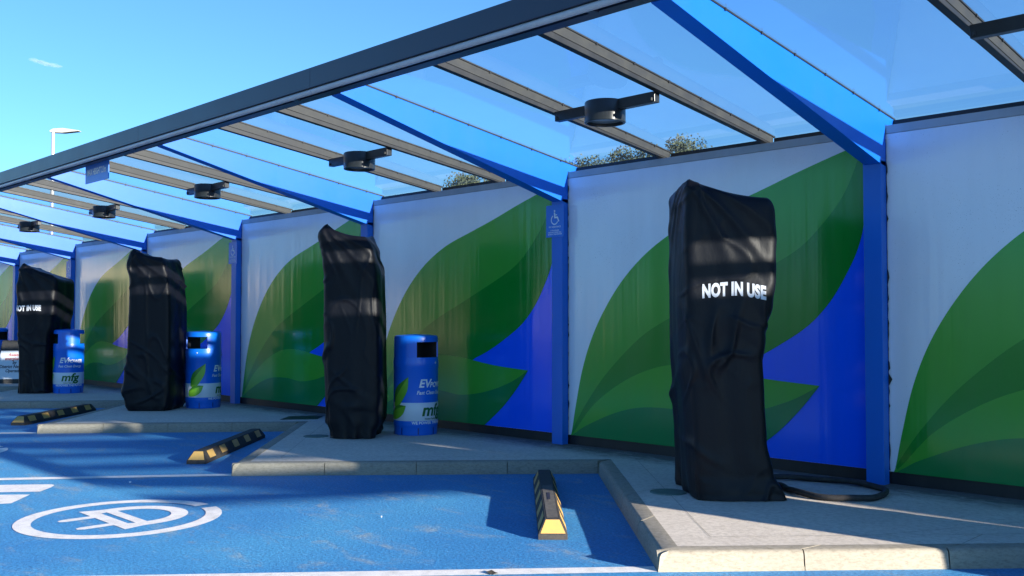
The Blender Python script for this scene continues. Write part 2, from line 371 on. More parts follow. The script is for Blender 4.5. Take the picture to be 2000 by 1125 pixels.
def ev_logo(c):
    l = MB()
    for q in arcpts(.615, .735, R(97), R(97+350)): flat(l, q, c)
    # plug body: a D shaped head on a flange with two prongs
    for q in arcpts(.27, .395, 0, math.pi, 28): flat(l, [(a, b+.10) for a, b in q], c)
    flat(l, [(-.395, -.0), (-.27, -.0), (-.27, .10), (-.395, .10)], c); flat(l, [(.27, -.0), (.395, -.0), (.395, .10), (.27, .10)], c)
    flat(l, [(-.27, 0), (.27, 0), (.27, .085), (-.27, .085)], c)
    flat(l, [(-.44, -.15), (.44, -.15), (.395, 0), (.27, 0), (.25, -.05), (-.25, -.05), (-.27, 0), (-.395, 0)], c)
    for x in (-.2, .16): flat(l, [(x-.045, -.15), (x-.045, -.36), (x-.02, -.40), (x+.02, -.40), (x+.045, -.36), (x+.045, -.15)], c)
    o = l.build('bay_symbol', recalc=False); structure(o)
    # lettering beside it
    l = MB()
    v_ = [(5.60, 4.87), (5.53, 4.87), (5.43, 4.935), (5.27, 5.08), (6.05, 6.06), (6.3, 6.06), (6.3, 5.74)]
    l.poly([W(x+c[0]-3.67, y, .004) for x, y in v_], 'marking')
    v_ = [(5.18, 5.19), (4.86, 5.44), (4.90, 5.52), (5.35, 6.06), (5.93, 6.06)]
    l.poly([W(x+c[0]-3.67, y, .004) for x, y in v_], 'marking')
    structure(l.build('bay_lettering'))
ev_logo((3.67, 5.03)); ev_logo((8.72, 5.06)); ev_logo((13.75, 5.1)); ev_logo((-1.4, 5.0))

# ------------------------------------------------------------------ the mural wall
outline = [(.02, .222), (.048, .26), (.11, .564), (.21, .965), (.36, 1.335), (.575, 1.68), (.84, 1.985), (1.17, 2.245), (1.57, 2.45), (2.05, 2.60), (2.43, 2.715), (2.863, 2.86), (3.29, 2.99), (3.46, 3.03)]
rightside = [(3.46, 3.03), (3.49, 2.772), (3.49, 2.414), (3.44, 2.17), (3.34, 1.95), (3.165, 1.675), (2.94, 1.45), (2.62, 1.255), (2.35, 1.12), (2.13, 1.034)]
l2top = [(.04, .222), (.12, .30), (.374, .58), (.735, .82), (1.08, .969), (1.421, 1.045), (1.85, 1.035), (2.45, .957), (3.05, .913)]
mid1 = [(.03, .222), (.12, .38), (.299, .632), (.58, .95), (1.014, 1.315), (1.411, 1.528), (1.853, 1.71), (2.537, 1.996), (2.86, 2.16), (3.10, 2.37), (3.295, 2.606), (3.42, 2.87), (3.46, 3.03)]
mid2 = [(.06, .222), (.12, .26), (.27, .345), (.663, .505), (1.03, .59), (1.46, .60), (1.857, .567), (2.32, .628), (2.75, .76), (3.05, .913)]
low2 = [(3.05, .913), (2.88, .712), (2.66, .494), (2.45, .33), (2.30, .222)]
C_ = {n: [tuple(p) for p in crom(v)] for n, v in dict(o=outline, r=rightside, t=l2top, m1=mid1, m2=mid2, l=low2).items()}
ZB, ZT, UW = .222, 3.093, S-.004
def tri_poly(mbx, pts, d, s0, m):
    b = bmesh.new(); vs = [b.verts.new((u, z, 0)) for u, z in pts]; f = b.faces.new(vs); bmesh.ops.triangulate(b, faces=[f]); b.verts.index_update()
    mbx.add([W(s0-v.co.x, d, v.co.y) for v in b.verts], [[v.index for v in f.verts] for f in b.faces], m); b.free()
ords = {-1: 'rightmost bay, cut by the frame edge', 0: 'bay behind the nearest covered charger', 1: 'bay behind the bin with the square slot', 2: 'bay to the left of the second covered charger', 3: 'bay behind the third covered charger', 4: 'bay behind the third bin from the right', 5: 'bay behind the farthest covered charger in view', 6: 'far left bay beside the notice board'}
def panel(k):
    s0 = (k+1)*S-.002; s1 = k*S+.002
    lab = 'leaf mural wall panel, '+ords.get(k, 'out of view %s' % ('past the right edge of the frame' if k < 0 else 'far along the row past the left edge'))
    t = empty('mural_panel', W((s0+s1)/2, 0, KH), lab, 'wall panel', 'leaf mural panels along the canopy')
    MB().box(s1, s0, -.10, 0, ZB, ZT, 'mu_white').build('board', t)
    g = MB(); d = .0015
    def clip(pts): return [(min(max(u, .0), UW-.001), z) for u, z in pts]
    # layered vinyl shapes, back to front
    tri_poly(g, clip([(2.0, ZB+.001)]+[(UW, ZB+.001), (UW, 3.02)]+[(3.46, 3.03)]+C_['r'][1:]+[(2.0, .98)]), d, s0, 'mu_blue')
    tri_poly(g, C_['o']+C_['r'][1:]+[p for p in C_['t'] if p[0] < 2.12][::-1], d*2, s0, 'mu_l1a')
    body = [p for p in C_['m1'] if p[0] > .05]
    tri_poly(g, body+C_['r'][1:]+[p for p in C_['t'] if .06 < p[0] < 2.12][::-1], d*3, s0, 'mu_l1b')
    tri_poly(g, [p for p in C_['t']]+C_['l'][1:], d*4, s0, 'mu_l2a')
    tri_poly(g, [p for p in C_['m2']]+C_['l'][1:], d*5, s0, 'mu_l2b')
    g.build('mural', t, recalc=False)
    if -2 < k < 4:
        rn = random.Random(k+50); g = MB(); zz = ZB+.01; pts = []
        while zz < 3.05:
            w_ = max(.003, rn.gauss(.004, .006)); w_ += .03 if abs(zz-1.0) < .05 and k == -1 else 0
            pts.append((zz, w_)); zz += rn.uniform(.012, .06)
        for (za, wa), (zb_, wb) in zip(pts, pts[1:]): g.poly([W(s0, .012, za), W(s0-wa, .012, za), W(s0-wb, .012, zb_), W(s0, .012, zb_)], 'debris')
        g.build('edge_moss', t, recalc=False)
    MB().box(s1, s0, -.10, .006, ZT+.003, 3.167, 'trim').build('top_trim', t, bevel=.002)
    MB().box(s1, s0, -.08, -.012, .05, ZB-.002, 'dark').build('plinth', t)
    return t
for k in range(-4, 10): panel(k)

# ------------------------------------------------------------------ the canopy
cn = empty('canopy', W(0, 1.5, 0), 'long blue steel canopy with grey rafters and clear roof over the charging bays', 'canopy')
def zr(d): return 3.262+.156*d-.003*d*d*.5
S_END, S_FAR, DF = -12.2, 35.5, 3.06
ks = range(-3, 10)
def screws(mbx, s0):
    for q in range(7):
        d = .12+q*.46; mbx.box(s0-.010, s0+.004, d, d+.016, zr(d)-.010, zr(d)+.012, 'dark')
    return mbx
for k in ks:
    s = k*S
    MB().box(s, s+.16, .008, .105, KH-.01, 2.86, 'steel_post').build('post', cn, bevel=.004)
    pr = [(-.18, zr(-.18)), (DF, zr(DF)), (DF, 3.563), (.105, 2.831), (.009, 2.81), (.009, 3.172), (-.18, 3.172)]
    MB().prism([W(s, d, z) for d, z in pr], W(.145, 0, 0), 'steel_blue').build('beam', cn, bevel=.003)
    screws(MB(), s).prism([W(s-.004, -.18, zr(-.18)+.002), W(s-.004, DF, zr(DF)+.002), W(s-.004, DF, zr(DF)+.014), W(s-.004, -.18, zr(-.18)+.014)], W(.15, 0, 0), 'dark').build('gasket', cn)
    for off in (1.165, 2.375):
        a = s+off
        MB().prism([W(a, -.13, zr(-.13)), W(a, DF, zr(DF)), W(a, DF, zr(DF)-.078), W(a, -.13, zr(-.13)-.066)], W(.066, 0, 0), 'rafter').build('rafter', cn, bevel=.003)
        MB().prism([W(a+.004, -.06, zr(-.06)-.0655), W(a+.004, DF, zr(DF)-.0785), W(a+.004, DF, zr(DF)-.130), W(a+.004, -.06, zr(-.06)-.080)], W(.058, 0, 0), 'dark').build('rafter_capping', cn, bevel=.003)
        screws(MB(), a).prism([W(a-.006, -.16, zr(-.16)+.002), W(a-.006, DF, zr(DF)+.002), W(a-.006, DF, zr(DF)+.014), W(a-.006, -.16, zr(-.16)+.014)], W(.078, 0, 0), 'dark').build('gasket', cn)
    # glazing sheets between the bars
    for a, b in ((.02, 1.19), (1.20, 2.40), (2.41, S+.01)):
        MB().poly([W(s+a, -.2, zr(-.2)+.016), W(s+b, -.2, zr(-.2)+.016), W(s+b, 3.13, zr(3.13)+.016), W(s+a, 3.13, zr(3.13)+.016)], 'glaze').build('roof_sheet', cn)
    # rear channel
    MB().box(s+.15, s+1.16, -.2, -.135, 3.185, 3.232, 'dark').build('rear_channel', cn)
    MB().box(s+1.246, s+2.37, -.2, -.135, 3.185, 3.232, 'dark').build('rear_channel', cn)
    MB().box(s+2.456, s+S-.004, -.2, -.135, 3.185, 3.232, 'dark').build('rear_channel', cn)
    # front edge: inner profile, tube and folded fascia panels
    MB().box(s, s+S-.002, DF, 3.165, 3.57, 3.745, 'fascia').build('edge_profile', cn)
    fp = [(3.175, 3.61), (3.285, 3.602), (3.29, 3.606), (3.29, 3.783), (3.286, 3.787), (3.15, 3.79), (3.15, 3.782), (3.281, 3.779), (3.281, 3.612), (3.175, 3.618)]
    MB().prism([W(s+.155, d, z) for d, z in fp], W(S-.004, 0, 0), 'fascia').build('fascia_panel', cn)
    MB().tube([W(s+.158, 3.255, 3.577), W(s+.155+S-.006, 3.255, 3.577)], .026, 'tube', 12).build('tube_rail', cn, auto=R(40))
    MB().box(s+.5, s+.56, 3.165, 3.25, 3.56, 3.60, 'fascia').build('tube_bracket', cn)
# end closure of the glazing beyond the frame
MB().prism([W(S_END, -.18, zr(-.18)), W(S_END, 3.2, zr(3.2)), W(S_END, 3.2, 3.57), W(S_END, -.18, 3.17)], W(.08, 0, 0), 'fascia').build('end_plate', cn)

# lights hung between the rafters
ll = {-1: 'round black downlight under the canopy at the right edge of the frame', 0: 'largest round black downlight under the canopy, above the right hand disabled sign', 1: 'second nearest round black downlight under the canopy', 2: 'third round black downlight from the right edge fascia', 3: 'fourth round black downlight along the canopy', 4: 'small far round downlight at the left of the canopy'}
LS, LD, LZ = 1.80, 1.58, 3.225
def lamp(k):
    s = k*S+LS; c = W(s, LD, LZ)
    t = empty('canopy_light', c, ll.get(k, 'round black canopy downlight outside the left of the frame' if k > 0 else 'round black canopy downlight outside the right of the frame'), 'light', 'round downlights under the canopy')
    r = .18; h = .19
    b = MB(); b.lathe(c, [(0, h), (r-.02, h), (r-.006, h-.004), (r, h-.014), (r, .004), (r-.004, 0), (r-.022, 0), (r-.024, .012), (r-.024, .03)], 'lamp_body', 48); b.build('housing', t, auto=R(35))
    MB().lathe(c, [(0, .026), (r-.03, .026)], 'lens', 40).build('lens', t)
    for a0, a1 in ((s-r+.01, k*S+1.231), (s+r-.01, k*S+2.375)):
        x0, x1 = min(a0, a1), max(a0, a1)
        MB().box(x0, x1, LD-.035, LD+.035, LZ+.095, LZ+.185, 'lamp_body').build('arm', t, bevel=.004)
        q = a1
        MB().lathe(W(q+(.03 if q < s else -.03), LD+.04, LZ+.12), [(0, .012), (.012, .012), (.012, -.012), (0, -.012)], 'rafter', 8).build('bolt', t)
for k in range(-2, 8): lamp(k)

# ------------------------------------------------------------------ signs
def wheelchair():   # pictogram in a 1 x 1.25 cell, strokes as polygons
    polys = []
    cx, cy = .0, .62
    polys.append([(cx-.02+.085*math.cos(a*math.pi/8), 1.10+.085*math.sin(a*math.pi/8)) for a in range(16)])
    polys.append([(-.10, .97), (.04, .97), (.06, .80), (.26, .80), (.26, .72), (.07, .72), (.075, .62), (.33, .62), (.37, .58), (.52, .22), (.40, .17), (.27, .48), (-.06, .48)])
    n = 22; a0, a1 = R(118), R(335); r0, r1 = .33, .42
    for i in range(n):
        t0 = a0+(a1-a0)*i/n; t1 = a0+(a1-a0)*(i+1)/n; c = (-.02, .36)
        polys.append([(c[0]+r0*math.cos(t0), c[1]+r0*math.sin(t0)), (c[0]+r1*math.cos(t0), c[1]+r1*math.sin(t0)), (c[0]+r1*math.cos(t1), c[1]+r1*math.sin(t1)), (c[0]+r0*math.cos(t1), c[1]+r0*math.sin(t1))])
    return polys
def accessible_sign(k, zc, lab):
    sc = k*S+.105; w, h = .27, .36; d = .112
    t = empty('accessible_sign', W(sc, d, zc), lab, 'sign', 'blue wheelchair signs on the posts')
    MB().box(sc-w/2, sc+w/2, d-.005, d, zc-h/2, zc+h/2, 'sign_blue').build('plate', t, bevel=.001)
    g = MB()
    for p in wheelchair(): g.poly([W(sc-x*.135, d+.0015, zc-.035+y*.135) for x, y in p], 'sign_text')
    g.build('symbol', t, recalc=False)
    g = MB()
    for txt, y, sz in (('PAY ASSISTANCE', -.075, .026), ('IF YOU REQUIRE', -.112, .019), ('ASSISTANCE PLEASE CALL', -.134, .019), ('OR ASK AT THE COUNTER', -.156, .019)):
        vs, fs = text_flat(txt, sz, .0006, .92); g.add([W(sc-x, d+.0015, zc+y) for x, y in [(a, b+y*0) for a, b in vs]] if False else [W(sc-a, d+.0015, zc+y+b) for a, b in vs], fs, 'sign_text')
    g.build('lettering', t, recalc=False)
accessible_sign(1, 2.615, 'blue wheelchair sign on the second post from the right edge')
accessible_sign(3, 2.615, 'blue wheelchair sign on the post right of the third covered charger')
accessible_sign(5, 2.615, 'blue wheelchair sign on the post beside the farthest covered charger')
t = empty('height_sign', W(9.3, 3.07, 3.45), 'dark blue maximum height plate hanging under the fascia', 'sign')
MB().box(8.93, 9.70, 3.068, 3.08, 3.33, 3.60, 'sign_blue').build('plate', t)
g = MB(); vs, fs = text_flat('MAX HEIGHT 2.1m', .115, .003, .66); g.add([W(9.315-a, 3.0825, 3.43+b) for a, b in vs], fs, 'white'); g.build('lettering', t, recalc=False)

# ------------------------------------------------------------------ wheel stops
def wheel_stop(a, b, lab, worn):
    a, b = Vector(a), Vector(b); e = (b-a).normalized(); n = Vector((e.y, -e.x)); Ln = (b-a).length; c = (a+b)/2
    t = empty('wheel_stop', W(*a, 0), lab, 'wheel stop', 'black and yellow wheel stops in the bays')
    def pt(l, w, z): q = a+e*l+n*w; return W(q.x, q.y, z)
    hb, ht, zs, zt, sl_ = .10, .052, .035, .125, .085
    V = [pt(0, -hb, 0), pt(0, hb, 0), pt(Ln, hb, 0), pt(Ln, -hb, 0), pt(0, -hb, zs), pt(0, hb, zs), pt(Ln, hb, zs), pt(Ln, -hb, zs), pt(sl_, -ht, zt), pt(sl_, ht, zt), pt(Ln-sl_, ht, zt), pt(Ln-sl_, -ht, zt)]
    Fc = [[0, 1, 5, 4], [1, 2, 6, 5], [2, 3, 7, 6], [3, 0, 4, 7], [4, 5, 9, 8], [5, 6, 10, 9], [6, 7, 11, 10], [7, 4, 8, 11], [8, 9, 10, 11], [0, 3, 2, 1]]
    g = MB().add(V, Fc, 'rubber'); off = .003
    for sd in (-1, 1):
        nz = Vector((0, 0, 1)); outw = (W(*(n*sd), 0)*(zt-zs)+nz*(hb-ht)).normalized()*off
        for i in range(5):
            l0 = Ln*(.045+i*.2)+(.05 if i == 0 else 0); l1 = l0+Ln*.085
            sk = -.0 if not worn else .13
            l0b, l1b = l0-sk*.5, l1-sk*.5; l0t, l1t = l0+sk*.5, l1+sk*.5
            z0, z1 = zs+.008, zt-.008
            w0 = hb-(hb-ht)*(z0-zs)/(zt-zs); w1 = hb-(hb-ht)*(z1-zs)/(zt-zs)
            if l0b < sl_*.3: l0b = sl_*.3; l1b = max(l1b, l0b+.05); l0t = max(l0t, sl_*1.1)
            if l1t > Ln-sl_*1.1: l1t = Ln-sl_*1.1
            g.poly([pt(l0b, sd*w0, z0)+outw, pt(l1b, sd*w0, z0)+outw, pt(l1t, sd*w1, z1)+outw, pt(l0t, sd*w1, z1)+outw], 'yellow')
    for l_, q in ((0, 1), (Ln, -1)):
        outw = (W(*(-e*q), 0)*(zt-zs)+Vector((0, 0, 1))*sl_).normalized()*off
        def ep(fr, wf): return pt(l_+q*sl_*fr, wf*(hb-(hb-ht)*fr), zs+(zt-zs)*fr)+outw
        g.poly([ep(.06, -.88), ep(.06, .88), ep(.94, .86), ep(.94, -.86)], 'yellow')
    g.build('rubber_body', t, recalc=False)
    if worn:
        g = MB(); g.poly([pt(.12, -.04, zt+.002), pt(.12, .04, zt+.002), pt(Ln*.62, .042, zt+.002), pt(Ln*.60, -.042, zt+.002)], 'rubber_top')
        g.build('scuffed_top', t, recalc=False)
        g = MB(); g.poly([pt(Ln*.46, -.012, zt+.004), pt(Ln*.46, .012, zt+.004), pt(Ln*.34, .008, zt+.004), pt(Ln*.33, -.014, zt+.004)], 'ink'); g.build('bolt_hole', t, recalc=False)
wheel_stop((.885, 3.21), (2.60, 1.525), 'nearest wheel stop with worn grey top, yellow end in the sun', True)
wheel_stop((5.885, 3.335), (7.50, 1.71), 'wheel stop with square yellow patches in the second bay, middle of the three', False)
wheel_stop((11.15, 3.43), (12.70, 1.83), 'farthest wheel stop in view at the left, in front of the far pavement', False)
wheel_stop((-4.2, 3.15), (-2.5, 1.46), 'wheel stop in the bay beyond the right of the frame', False)

# ------------------------------------------------------------------ covered chargers
def cover(name, lat, fwd, prof, tops, lab, text_side, seed, peak=1.0, text_z=1.42, depth=.84):
    """prof: (z above pavement, uL, uR, vF, vB); tops: heights at FL, FR, BR, BL"""
    o0 = LF(lat, fwd, KH); t = empty(name, o0, lab, 'covered charger', 'chargers under black covers')
    def P3(u, v, z): return o0+rt*u+fw*v+Vector((0, 0, z))
    def ev(z):
        for i in range(len(prof)-1):
            if prof[i][0] <= z <= prof[i+1][0]:
                f = (z-prof[i][0])/(prof[i+1][0]-prof[i][0]); f = f*f*(3-2*f)
                return [prof[i][j]*(1-f)+prof[i+1][j]*f for j in range(1, 5)]
        return list(prof[-1][1:]) if z > prof[0][0] else list(prof[0][1:])
    NA, NZ = 176, 150
    # unit rounded rectangle, parameterised with corner arcs
    def rr(i, rad=.09):
        pts = []
        q = i/NA*4; side = int(q) % 4; f = q-int(q)
        # each side: arc half, straight, arc half
        cs = [((-1, -1), (1, -1)), ((1, -1), (1, 1)), ((1, 1), (-1, 1)), ((-1, 1), (-1, -1))][side]
        x = cs[0][0]+(cs[1][0]-cs[0][0])*f; y = cs[0][1]+(cs[1][1]-cs[0][1])*f
        # soften corner with superellipse
        p = 8; l = (abs(x)**p+abs(y)**p)**(1/p); return x/l, y/l
    ring = [rr(i) for i in range(NA)]
    def ztop(x, y):
        fx, fy = (x+1)/2, (y+1)/2; FL, FR, BR, BL = tops
        z = (FL*(1-fx)+FR*fx)*(1-fy)+(BL*(1-fx)+BR*fx)*fy
        return z-.075*peak*(4*fx*(1-fx))*.6-.03*(4*fy*(1-fy))
    sd = Vector((seed*7.3, seed*3.1, seed*1.7)); vs = []; pkz = tops[0]
    for j in range(NZ+1):
        h = j/NZ
        for i, (x, y) in enumerate(ring):
            zt = ztop(x, y); z = h*zt; uL, uR, vF, vB = ev(z)
            u = uL+(uR-uL)*(x+1)/2; v = vF+(vB-vF)*(y+1)/2
            n = Vector((x**9 if abs(x) > abs(y) else x**9, y**9)); n = n.normalized() if n.length > 1e-6 else Vector((x, y)).normalized()
            a = i/NA*2*math.pi
            # long soft folds, stronger towards the hem
            q = Vector((math.cos(a)*2.2, math.sin(a)*2.2, z*.35))+sd
            nf = noise.noise(q*1.0)*.040*(.35+.65*(1-h))+noise.noise(Vector((q.x*1.4, q.y*1.4, q.z*1.2)))*.012
            # folds radiating from the front-left peak
            dx = math.hypot((u-uL), (v-vF)) if y > -.9 or x > -.9 else abs(u-uL)+abs(v-vF)
            run = (u-uL)+(v-vF)*.8; r_ = math.hypot(run, pkz-z)+.02; th = math.atan2(run, pkz-z+.02)
            rad = (.5+.5*math.sin(th*19+noise.noise(Vector((r_*.9, th*1.5, seed)))*4))**2.2
            nf += .026*rad*min(1, r_*3)*math.exp(-r_*1.25)
            # sagging cross creases
            c1 = noise.noise(Vector((u*1.7+v*.8, z*2.6+u*1.9, seed*2.0))); msk = max(0, noise.noise(Vector((u*1.2, z*1.1+v, seed+9)))+.1)
            cr = max(0, 1-abs(c1)*7); nf += .030*msk*cr*cr*(3-2*cr)
            for kk, (su, sz) in enumerate(((2.3, 3.0), (-1.6, 3.6), (3.4, 1.6))):
                c2 = noise.noise(Vector((u*su+z*sz*.5, z*sz*.55-u*su*.7+v, seed*3.1+kk*5))); m2 = max(0, noise.noise(Vector((u*1.6+kk*3, z*1.3, seed*1.9+kk+v)))-.02)
                nf += .045*m2*max(0, 1-abs(c2)*11)**1.5
            tp = max(0, (h-.955)/.045); nf -= .055*(1-math.sqrt(max(0, 1-tp*tp*.96)))
            # hem ruffle
            if h < .11: nf += .013*math.sin(a*9+2.5*math.sin(a*2.3+seed)+seed)*(1-h/.11)
            p = P3(u, v, z); w = rt*n.x+fw*n.y
            zz = .006*noise.noise(Vector((a*4, seed, 1))) if j == 0 else 0
            vs.append(p+w*nf+Vector((0, 0, max(zz, 0)+(.003 if j == 0 else 0))))
    fs = []
    for j in range(NZ):
        for i in range(NA): fs.append([j*NA+i, j*NA+(i+1) % NA, (j+1)*NA+(i+1) % NA, (j+1)*NA+i])
    base = NZ*NA; K = 14
    uL, uR, vF, vB = ev(max(tops))
    for c in range(1, K+1):
        f = 1-c/K
        for i, (x, y) in enumerate(ring):
            if c < K or True:
                X, Y = x*f, y*f; zt = ztop(X, Y)
                rp = vs[base+i]; ctr = P3((uL+uR)/2, (vF+vB)/2, 0)
                p = Vector((ctr.x+(rp.x-ctr.x)*f, ctr.y+(rp.y-ctr.y)*f, KH+zt+.012*noise.noise(Vector((X*2, Y*2, seed)))*(1-f)+.02*(1-abs(2*f-1))*peak*.3))
                vs.append(p)
    nb = (NZ+1)*NA; prev = base
    for c in range(K):
        cur = nb+c*NA
        for i in range(NA): fs.append([prev+i, prev+(i+1) % NA, cur+(i+1) % NA, cur+i])
        prev = cur
    g = MB().add(vs, fs, 'cover'); ob = g.build('cover', t, smooth=True)
    tree = BVHTree.FromPolygons([v[:] for v in vs], fs)
    if text_side:
        tx, ty = text_flat('NOT IN USE', .138, .0075, .62, sub=.012, spacing=1.06)
        g = MB(); out = []
        for a, b in tx:
            if text_side == 'front':
                wob = .012*math.sin(a*9+seed)-.07*max(0, a-.02)*1.2
                org = P3(a+text_front_u, -2, text_z+b+wob); dr = fw
            else:
                org = P3(-2, .0+(-a)+text_front_u, text_z+b); dr = rt
            hit = tree.ray_cast(org, dr)
            out.append((hit[0]-dr*.004) if hit[0] else None)
        fs2 = [f for f in ty if all(out[i] is not None for i in f) and max((out[i]-out[j]).length for i in f for j in f) < .08]
        out = [o if o is not None else Vector(o0) for o in out]
        MB().add(out, fs2, 'cover_text').build('printed_lettering', t, recalc=False)
    return t
# centre = mid of the charger; u to the right, v away from the photographer
text_front_u = .02
cover('covered_charger', 1.69, 7.97,
      [(0, -.29, .40, -.47, .42), (.05, -.30, .39, -.46, .42), (.2, -.31, .33, -.44, .42), (.45, -.32, .285, -.43, .42), (.8, -.335, .27, -.43, .42), (1.1, -.35, .255, -.43, .43), (1.25, -.355, .27, -.43, .43), (1.5, -.36, .335, -.43, .43), (1.8, -.36, .375, -.43, .43), (2.15, -.36, .375, -.43, .43), (2.6, -.355, .33, -.42, .43)],
      (2.50, 2.335, 2.40, 2.47), 'largest black covered charger, printed NOT IN USE, beside the coiled cable', 'front', 1.3, text_z=1.565)
text_front_u = .07
cover('covered_charger', -1.88, 11.82,
      [(0, -.24, .27, -.42, .38), (.06, -.25, .28, -.42, .40), (.2, -.30, .33, -.42, .45), (.5, -.32, .34, -.42, .46), (.9, -.335, .335, -.42, .44), (1.4, -.335, .33, -.42, .44), (1.9, -.33, .31, -.42, .42), (2.2, -.345, .25, -.42, .38), (2.36, -.385, .20, -.42, .36), (2.7, -.29, .13, -.40, .30)],
      (2.53, 2.36, 2.44, 2.46), 'second nearest black covered charger, left of the bin with the square slot', 'left', 4.7, 1.1, 1.50)
cover('covered_charger', -5.52, 15.28,
      [(0, -.33, .30, -.42, .42), (.08, -.37, .34, -.43, .44), (.3, -.42, .35, -.43, .44), (.55, -.40, .35, -.42, .43), (.9, -.355, .35, -.42, .42), (1.5, -.33, .34, -.42, .42), (2.0, -.325, .30, -.42, .40), (2.25, -.36, .24, -.42, .38), (2.6, -.26, .14, -.40, .32)],
      (2.49, 2.34, 2.36, 2.44), 'third black covered charger, beside the bin with a see-through slot', 'left', 8.9, 1.0, 1.44)
text_front_u = -.11
cover('covered_charger', -8.97, 18.8,
      [(0, -.28, .24, -.42, .30), (.2, -.28, .24, -.42, .32), (.6, -.29, .24, -.42, .34), (1.0, -.31, .26, -.42, .36), (1.3, -.33, .34, -.43, .42), (1.55, -.345, .38, -.44, .44), (1.9, -.35, .40, -.44, .44), (2.2, -.345, .40, -.43, .44), (2.45, -.30, .32, -.40, .42)],
      (2.47, 2.20, 2.16, 2.40), 'farthest black covered charger in view, lettering at its left, small notice board behind', 'front', 12.1, .4, 1.56)
text_front_u = .0
cover('covered_charger', -12.6, 22.3,
      [(0, -.3, .3, -.4, .4), (1.2, -.33, .33, -.42, .42), (2.2, -.33, .33, -.42, .42), (2.5, -.3, .3, -.4, .4)], (2.48, 2.3, 2.3, 2.4), 'black covered charger beyond the left edge of the frame', None, 15.1, .5)

for i, (la, fo) in enumerate(((5.19, 4.36),)):
    cover('covered_charger', la, fo, [(0, -.30, .36, -.45, .42), (1.2, -.35, .30, -.43, .43), (1.8, -.36, .375, -.43, .43), (2.6, -.355, .33, -.42, .43)], (2.48, 2.34, 2.40, 2.46), 'covered charger out of view past the right edge, %s from the frame' % 'next', None, 20+i*3.3)
# cable lying in a loop beside the nearest charger
pth = [(.62, 1.02), (.50, .70), (.812, .60), (.66, .45), (.478, .365), (.24, .315), (.03, .34), (-.15, .44), (-.25, .62), (-.27, .80), (-.24, .95), (-.10, 1.09), (.06, 1.125), (.24, 1.08), (.38, 1.00), (.52, .88), (.70, .95)]
cp = crom([(a, b) for a, b in pth[2:]], 8)
g = MB().tube([W(p.x, p.y, KH+.026+.004*math.sin(i*.3)) for i, p in enumerate(cp)], .024, 'rubber', 10); o = g.build('charging_cable', auto=R(50)); tag(o, 'thick black charging cable coiled on the pavement beside the nearest covered charger', 'cable')

